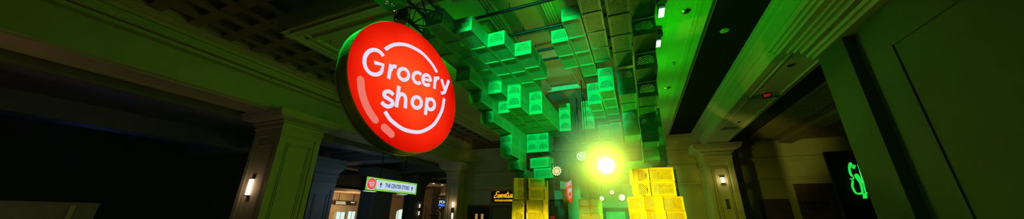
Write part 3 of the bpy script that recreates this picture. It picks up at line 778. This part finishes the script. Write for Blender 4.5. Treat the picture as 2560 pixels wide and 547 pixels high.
bm = bmesh.new(); tube(bm, (0, 0, .15), (0, 0, .25), .015, 8); obj('bracket', bm, 'black', pc)

# ------------------------------------------------------------------ ceiling fittings
def downlight(label, x, y, z, r=.085):
    t = thing('downlight', label, 'downlight', at(x, y, z), 0, 'recessed downlights')
    bm = bmesh.new(); lathe(bm, [(r*1.15, -.008), (r*1.15, .0)], 24, 'z'); obj('trim_ring', bm, 'trim', t)
    bm = bmesh.new(); lathe(bm, [(r, -.012), (r*.6, -.03), (r*.2, -.034)], 24, 'z'); obj('eyeball', bm, 'chrome', t)
downlight('silver recessed downlight in the bright green ceiling near the top edge', 1.22, 5.45, SL)
downlight('silver recessed downlight further back in the bright green ceiling', 1.19, 9.20, SL)
downlight('recessed downlight with yellow glint in the beam soffit', 3.18, 7.14, 2.945, .07)
downlight('recessed downlight in the far end of the beam soffit', 3.32, 11.3, 2.945, .07)
def sprinkler(label, x, y, z):
    bm = bmesh.new(); lathe(bm, [(.04, 0), (.04, -.012), (.012, -.014), (.012, -.05), (.03, -.052), (.03, -.058)], 12, 'z')
    tag(obj('sprinkler', bm, 'chrome', loc=at(x, y, z)), label, 'sprinkler', 'ceiling sprinklers')
sprinkler('small ceiling sprinkler in the bright green soffit', 1.21, 7.55, SL)
sprinkler('ceiling sprinkler on the slab left of the big sign', -6.01, 3.82, SL)
sprinkler('ceiling sprinkler on the left cornice', -9.4, 4.60, 3.655)
sprinkler('ceiling sprinkler on the slab above the gap at the sign right edge', -5.95, 8.9, SL)
sprinkler('ceiling sprinkler on the slab close to the stepped crates', -6.1, 12.0, SL)
sprinkler('ceiling sprinkler on the slab under the black truss', -3.95, 3.62, SL)
bm = bmesh.new(); lathe(bm, [(.085, 0), (.085, -.02), (.06, -.035)], 24, 'z')
tag(obj('smoke_detector', bm, 'trim', loc=at(2.14, 6.76, 3.80)), 'pale round smoke detector on the dark ceiling panel', 'smoke detector')
ex = thing('exit_sign', 'black exit sign with red letters under the beam', 'sign', at(3.25, 8.66, 2.855), R(-12))
ex.scale = (.55, .55, .55)
obj('case', boxes((-.16, .16, -.03, .03, -.11, .11)), 'black', ex); obj('stem', boxes((-.02, .02, -.02, .02, .11, .16)), 'black', ex)
bm = text_mesh('EXIT', .17, .003, 0, .004, .72, 'CENTER'); bmesh.ops.translate(bm, verts=bm.verts[:], vec=(0, -.034, -.06)); obj('lettering', bm, 'exit_red', ex)
# square speaker grille frame in the slab
gr = tag(obj('ceiling_grille', boxes((-.22, .22, -.17, .17, -.012, 0)), 'plaster', loc=at(-2.62, 4.62, SL)), 'square ceiling grille with brown border above the crates', 'grille')
obj('border', boxes((-.28, -.2, -.23, .23, -.02, 0), (.2, .28, -.23, .23, -.02, 0), (-.2, .2, -.23, -.15, -.02, 0), (-.2, .2, .15, .23, -.02, 0)), 'coffer', gr)

# ------------------------------------------------------------------ sconces
def sconce(label, x, y, z, rz, h=.42, w=.11, mat='lamp_warm', lit_only=False):
    t = thing('wall_sconce', label, 'wall lamp', at(x, y, z), rz, 'wall lamps')
    if lit_only:
        obj('shade', boxes((-w/2, w/2, -.07, -.01, -h/2, h/2)), mat, t)
        obj('bracket', boxes((-w/2-.01, w/2+.01, -.085, 0, h/2, h/2+.03), (-w/2-.01, w/2+.01, -.085, 0, -h/2-.03, -h/2)), 'black', t)
    else:
        obj('shade', boxes((-w/2, w/2, -.08, 0, -h/6, h/6), (-w/2-.012, w/2+.012, -.09, 0, -.02, .02)), 'black', t)
        obj('glow_tube', boxes((-w/4, w/4, -.055, -.02, -h/2, -h/6), (-w/4, w/4, -.055, -.02, h/6, h/2)), mat, t)
    return t
sconce('glowing wall lamp on the dark side of the left column', -10.50, 5.47, .66, 0, .46, .11, 'lamp_warm', True)
sconce('lit wall lamp with black centre on the slim column by the shop sign', -9.98, 15.55, .20, 0, .9, .13)
t = sconce('small bright wall lamp high on the right column', 3.34, 14.90, 1.46, 0, .22, .12, 'lamp_warm', True)
t = sconce('dim unlit wall fitting low on the right column', 3.32, 14.90, .52, 0, .30, .08, 'grey', True)
for x, y, lb in ((-23.3, 15.55, 'warm wall lamp on the far beige column, left of two'), (-22.7, 15.55, 'warm wall lamp on the far beige column, right of two')):
    sconce(lb, x, y, -.05, 0, .9, .12)
sconce('distant warm wall lamp on the narrow dark column', -13.95, 17.5, .25, R(90), .7, .1)

# ------------------------------------------------------------------ concourse signs and lamps
db = thing('departure_board', 'black hanging board with warm lit lines in the far concourse', 'sign', at(-25.6, 21.5, .82), R(90))
obj('case', boxes((-1.25, 1.05, 0, .12, -.17, .17)), 'black', db)
bm = bmesh.new()
for z in (.07, -.07):
    x = -1.15
    while x < -.15: 
        w = random.uniform(.08, .2); box(bm, x, x+w, -.01, 0, z-.045, z+.045); x += w+.025
for x in (.45, .60, .75): box(bm, x, x+.12, -.01, 0, .03, .12)
obj('lettering', bm, 'led_text', db)
obj('hanger', boxes((-.9, -.86, .04, .08, .17, .86)), 'black', db)
obj('hanger', boxes((.7, .74, .04, .08, .17, .86)), 'black', db)
fs = thing('food_sign', 'blue wave sign with white letters reading food', 'sign', at(-16.45, 24.0, .80))
obj('board', boxes((-.55, .9, 0, .1, -.38, .36)), 'black', fs)
bm = text_mesh('FOOD', .36, .01, 0, .012, 1.15, 'LEFT'); bmesh.ops.translate(bm, verts=bm.verts[:], vec=(-.47, -.02, .08)); obj('lettering', bm, 'panel_white', fs)
bm = bmesh.new(); ribbon(bm, [(-.55+.07*k, -.08+.035*math.sin(k*.75)) for k in range(21)], .20, -.02, -.001); obj('wave_band', bm, 'blue_lit', fs)
bm = bmesh.new(); ribbon(bm, [(-.50+.07*k, -.06+.035*math.sin(k*.75)) for k in range(20)], .045, -.03, -.021); obj('wave_line', bm, 'cyan_lit', fs)
obj('small_lettering', boxes((-.42, -.28, -.02, 0, -.33, -.26)), 'amber', fs)
for x in (-.3, .6): obj('hanger', boxes((x, x+.03, .03, .06, .36, 2.2)), 'black', fs)
pl = thing('pendant_lamp', 'oval brown pendant lamp hanging before the bright shop window', 'pendant lamp', at(-17.0, 23.5, -.14))
bm = bmesh.new(); lathe(bm, [(.15, -.10), (.42, -.04), (.47, .0), (.44, .06), (.2, .09)], 28, 'z'); obj('shade', bm, 'wood', pl)
for x in (-.25, .25):
    bm = bmesh.new(); tube(bm, (x, 0, .06), (x, 0, 2.5), .012, 6); obj('cord', bm, 'black', pl)
for k in range(4):
    bm = bmesh.new(); lathe(bm, [(.11, 0), (.10, -.02)], 16, 'z')
    tag(obj('recessed_spot', bm, 'lamp_warm', loc=at(-16.5, 21.0+1.3*k, 2.495)), 'small warm recessed spot, %s in the row over the concourse' % ORD[k], 'ceiling spot', 'row of spots over the concourse')
bm = boxes((-2.4, 1.0, -.05, .05, 0, .06), (-2.4, 1.0, .5, .58, -.1, 0))
tag(obj('lit_cornice', bm, 'trim', loc=at(-16.9, 27.0, 2.0)), 'pale slanting cornice above the blue food sign', 'cornice')

# ------------------------------------------------------------------ right hall: doors, text, neon
d2 = thing('door_2', 'dark panelled door low on the dim right wall', 'door', at(5.3, YE-.02, FL), kind='structure')
obj('panel', boxes((-.42, .42, -.04, 0, 0, 2.3)), 'wood', d2); obj('door_frame', boxes((-.5, -.42, -.07, 0, 0, 2.38), (.42, .5, -.07, 0, 0, 2.38), (-.42, .42, -.07, 0, 2.3, 2.38)), 'wood', d2)
d3 = thing('wall_panel', 'tall dark wall panel with the words hydrate here', 'panel', at(6.85, YE-.02, FL))
obj('board', boxes((-.72, .95, -.05, 0, 0, 2.98)), 'wood', d3)
bm = text_mesh('HYDRATE', .22, .004, 0, .004, .95, 'CENTER'); bmesh.ops.translate(bm, verts=bm.verts[:], vec=(-.22, -.06, 2.13))
b2 = text_mesh('HERE', .22, .004, 0, .004, .95, 'CENTER'); bmesh.ops.translate(b2, verts=b2.verts[:], vec=(-.25, -.06, 1.93))
obj('lettering', bm, 'black', d3); obj('lettering', b2, 'black', d3)
ns = thing('neon_sign', 'glowing green neon fruit sign on a dark board beside the near pier', 'neon sign', at(3.55, 7.0, .64))
obj('board', boxes((-.36, .95, 0, .05, -2.24, .50)), 'panel', ns)
bm = bmesh.new()
S_ = lambda pts: [(.0038*(a-2140-.36*(b-450))-.07, -.0066*(b-450)) for a, b in pts]
def neon_stroke(pts, r):
    P = spline(S_(pts), 6)
    for a, b in zip(P, P[1:]): tube(bm, (a.x, -.03, a.y), (b.x, -.03, b.y), r, 8)
neon_stroke([(2126,407), (2121,412), (2119,423), (2122,436), (2128,442)], .016)
neon_stroke([(2126,407), (2128,413), (2124,419)], .010)
neon_stroke([(2137,413), (2133,422)], .017)
neon_stroke([(2119,447), (2127,449), (2131,444)], .010)
neon_stroke([(2127,452), (2124,466), (2128,476), (2134,483), (2146,485), (2155,481), (2154,468), (2152,460)], .015)
neon_stroke([(2149,412), (2155,430), (2160,452), (2163,470), (2166,482), (2171,483)], .011)  # reflection along the pier edge, built as a glowing stroke
obj('tube', bm, 'neon', ns)
bm = bmesh.new()
prism(bm, S_([(2134,439), (2138,435), (2145,436), (2151,443), (2156,454), (2156,461), (2150,460), (2143,452), (2136,444)]), Vector((0,-.02,0)), Vector((1,0,0)), Vector((0,0,1)), Vector((0,-1,0)), .02)
obj('leaf', bm, 'neon', ns)
bm = bmesh.new()
prism(bm, S_([(2156,484), (2168,482), (2169,496), (2157,497)]), Vector((0,-.02,0)), Vector((1,0,0)), Vector((0,0,1)), Vector((0,-1,0)), .02)
obj('base_block', bm, 'neon', ns)
bm = bmesh.new(); neon_stroke([(2153,428), (2157,445), (2161,463)], .007); obj('edge_reflection', bm, 'neon_stroke', ns)  # brighter core of the pier-edge reflection, also a glowing stroke

# ------------------------------------------------------------------ lights
def lamp(kind, name, loc, col, e, size=.2, target=None, ang=60, blend=.5):
    l = bpy.data.lights.new(name, kind); l.energy = e; l.color = col
    if kind in ('POINT', 'SPOT'): l.shadow_soft_size = size
    if kind == 'SPOT': l.spot_size = R(ang); l.spot_blend = blend
    if kind == 'AREA': l.size = size
    o = bpy.data.objects.new(name, l); COL.objects.link(o); o.location = at(*loc)
    if target is not None:
        d = at(*target) - o.location; o.rotation_euler = d.to_track_quat('-Z', 'Y').to_euler()
    return o
G = (.0, 1., .0); TEAL = (.0, 1., .38); YEL = (1., .93, .1)
for y, e in ((2.6, 26), (4.2, 34), (5.8, 34), (7.4, 30), (9.4, 26), (11.6, 16)):
    lamp('SPOT', 'green_wash', (.80, y, 2.70), G, e, .08, (1.35, y, 3.7), 150, 1.)
lamp('SPOT', 'green_side', (.85, 6.4, 2.0), G, 20, .1, (3.0, 6.2, 2.4), 120, 1.)
lamp('SPOT', 'green_wash_mid', (-.95, 4.3, 3.0), G, 9, .06, (-1.5, 4.5, 3.8), 120, 1.)
lamp('POINT', 'green_wash_left', (-3.46, 5.1, 3.15), G, 34, .04)
lamp('SPOT', 'green_sign_top', (-2.88, 2.08, 2.96), (.0, 1., .06), 120, .03, (-2.80, 2.35, 1.9), 130, .6)
lamp('SPOT', 'teal_front', (-1.2, -2.5, 2.3), TEAL, 5000, .06, (-1.56, 6.8, 2.40), 21, .45)
lamp('SPOT', 'teal_low', (-.9, 3.4, -.6), G, 60, .06, (-1.5, 6.6, 2.6), 44, .8)
lamp('SPOT', 'yellow_right', (-1.0, 3.6, -.7), YEL, 1150, .06, (.40, 6.9, .30), 26, .6)
lamp('SPOT', 'yellow_left', (-1.4, 5.4, -1.4), YEL, 560, .06, (-2.55, 7.7, -.5), 30, .8)
lamp('SPOT', 'green_back', (-.8, 12.0, .2), (.05, 1., .16), 1300, .1, (-1.1, 16.4, .6), 80, .8)
lamp('SPOT', 'yellow_back', (-1.5, 11.4, -1.2), (1., .8, .0), 160, .1, (-1.8, 13.0, .1), 50, .8)
lamp('POINT', 'glare', (-.61, 7.24, 1.13), (.74, 1., .06), 140, .05)
lamp('POINT', 'glare_far', (-.57, 12.8, .70), (.75, 1., .10), 25, .06)
lamp('SPOT', 'glare_wall', (-.2, 9.6, .8), (.95, 1., .0), 200, .1, (2.2, 16.4, .0), 70, 1.)
# unseen point lamps added as dim ambient fill
for p, e, c in (((-5.2, 6, -.3), 8, (1., .95, .0)), ((-7.6, 11, .2), 11, (1., .95, .04)), ((.6, 12.6, -.9), 9, (.42, 1., .0)), ((-7.0, 2.0, -.5), 2.4, (1., .55, .02)), ((-4.4, .4, -.2), 3.2, (.85, 1., .0)), ((5.8, 12, .6), .6, (.75, .8, .02))):
    lamp('POINT', 'ambient_fill', p, c, e, .5)
lamp('POINT', 'concourse_warm', (-24.0, 20.5, .6), (1., .66, .32), 110, .4)
lamp('POINT', 'lobby_warm', (-27.6, 22.0, .6), (1., .8, .5), 110, .4)
lamp('POINT', 'shop_warm', (-19.5, 27.0, .5), (1., .68, .36), 140, .4)
lamp('POINT', 'concourse_blue', (-12.6, 11.0, .8), (.5, .8, 1.), 15, .3)
lamp('POINT', 'left_blue', (-18.0, 4.0, 1.6), (.05, .2, 1.), 5, .3)
lamp('POINT', 'left_warm', (-13.2, 2.0, .0), (1., .75, .72), 3.4, .3)
lamp('POINT', 'left_soffit', (-10.3, .6, 1.4), (1., .5, .18), 4.5, .2)
lamp('POINT', 'sconce_left', (-10.5, 5.25, .66), (1., .62, .34), 2.5, .06)
lamp('POINT', 'sconce_slim', (-9.98, 15.35, .5), (1., .62, .34), 4, .05)
lamp('POINT', 'sconce_right', (3.34, 14.7, 1.46), (1., .75, .2), 3, .05)
lamp('POINT', 'neon_glow', (3.5, 6.8, .6), (.03, 1., .1), .5, .1)

# ------------------------------------------------------------------ haze and view
def haze(loc, rad, dens, label):
    m, N, L = new_mat('stage_haze')
    o = N.new('ShaderNodeOutputMaterial'); v = N.new('ShaderNodeVolumeScatter'); v.inputs['Anisotropy'].default_value = .0
    v.inputs['Color'].default_value = (1, 1, 1, 1)
    tc = N.new('ShaderNodeTexCoord'); ln = N.new('ShaderNodeVectorMath'); ln.operation = 'LENGTH'
    mr = N.new('ShaderNodeMapRange'); mr.interpolation_type = 'SMOOTHSTEP'
    mr.inputs['From Min'].default_value = 0; mr.inputs['From Max'].default_value = rad*.98; mr.inputs['To Min'].default_value = dens; mr.inputs['To Max'].default_value = 0
    L.new(tc.outputs['Object'], ln.inputs[0]); L.new(ln.outputs['Value'], mr.inputs[0]); L.new(mr.outputs[0], v.inputs['Density'])
    L.new(v.outputs[0], o.inputs['Volume'])
    bm = bmesh.new(); bmesh.ops.create_icosphere(bm, subdivisions=3, radius=rad)
    h = obj('haze_cloud', bm, m, loc=at(*loc)); tag(h, label, 'haze', kind='stuff')
haze((-.61, 7.45, 1.14), 1.60, 1.6, 'glowing yellow green haze round the blinding stage light')

w = bpy.data.worlds.new('world'); scn.world = w; w.use_nodes = True
N, L = w.node_tree.nodes, w.node_tree.links; N.clear()
o = N.new('ShaderNodeOutputWorld'); bg = N.new('ShaderNodeBackground'); bg.inputs[0].default_value = (0, 0, 0, 1); bg.inputs[1].default_value = 0
vs = N.new('ShaderNodeVolumeScatter'); vs.inputs['Color'].default_value = (1, 1, 1, 1); vs.inputs['Density'].default_value = .0013; vs.inputs['Anisotropy'].default_value = .0
L.new(bg.outputs[0], o.inputs['Surface']); L.new(vs.outputs[0], o.inputs['Volume'])
scn.view_settings.view_transform = 'Standard'; scn.view_settings.look = 'None'
scn.view_settings.exposure = 0; scn.view_settings.gamma = 1; scn.view_settings.use_curve_mapping = False
scn.cycles.max_bounces = 5; scn.cycles.diffuse_bounces = 3; scn.cycles.glossy_bounces = 3; scn.cycles.volume_bounces = 0
scn.cycles.use_denoising = True
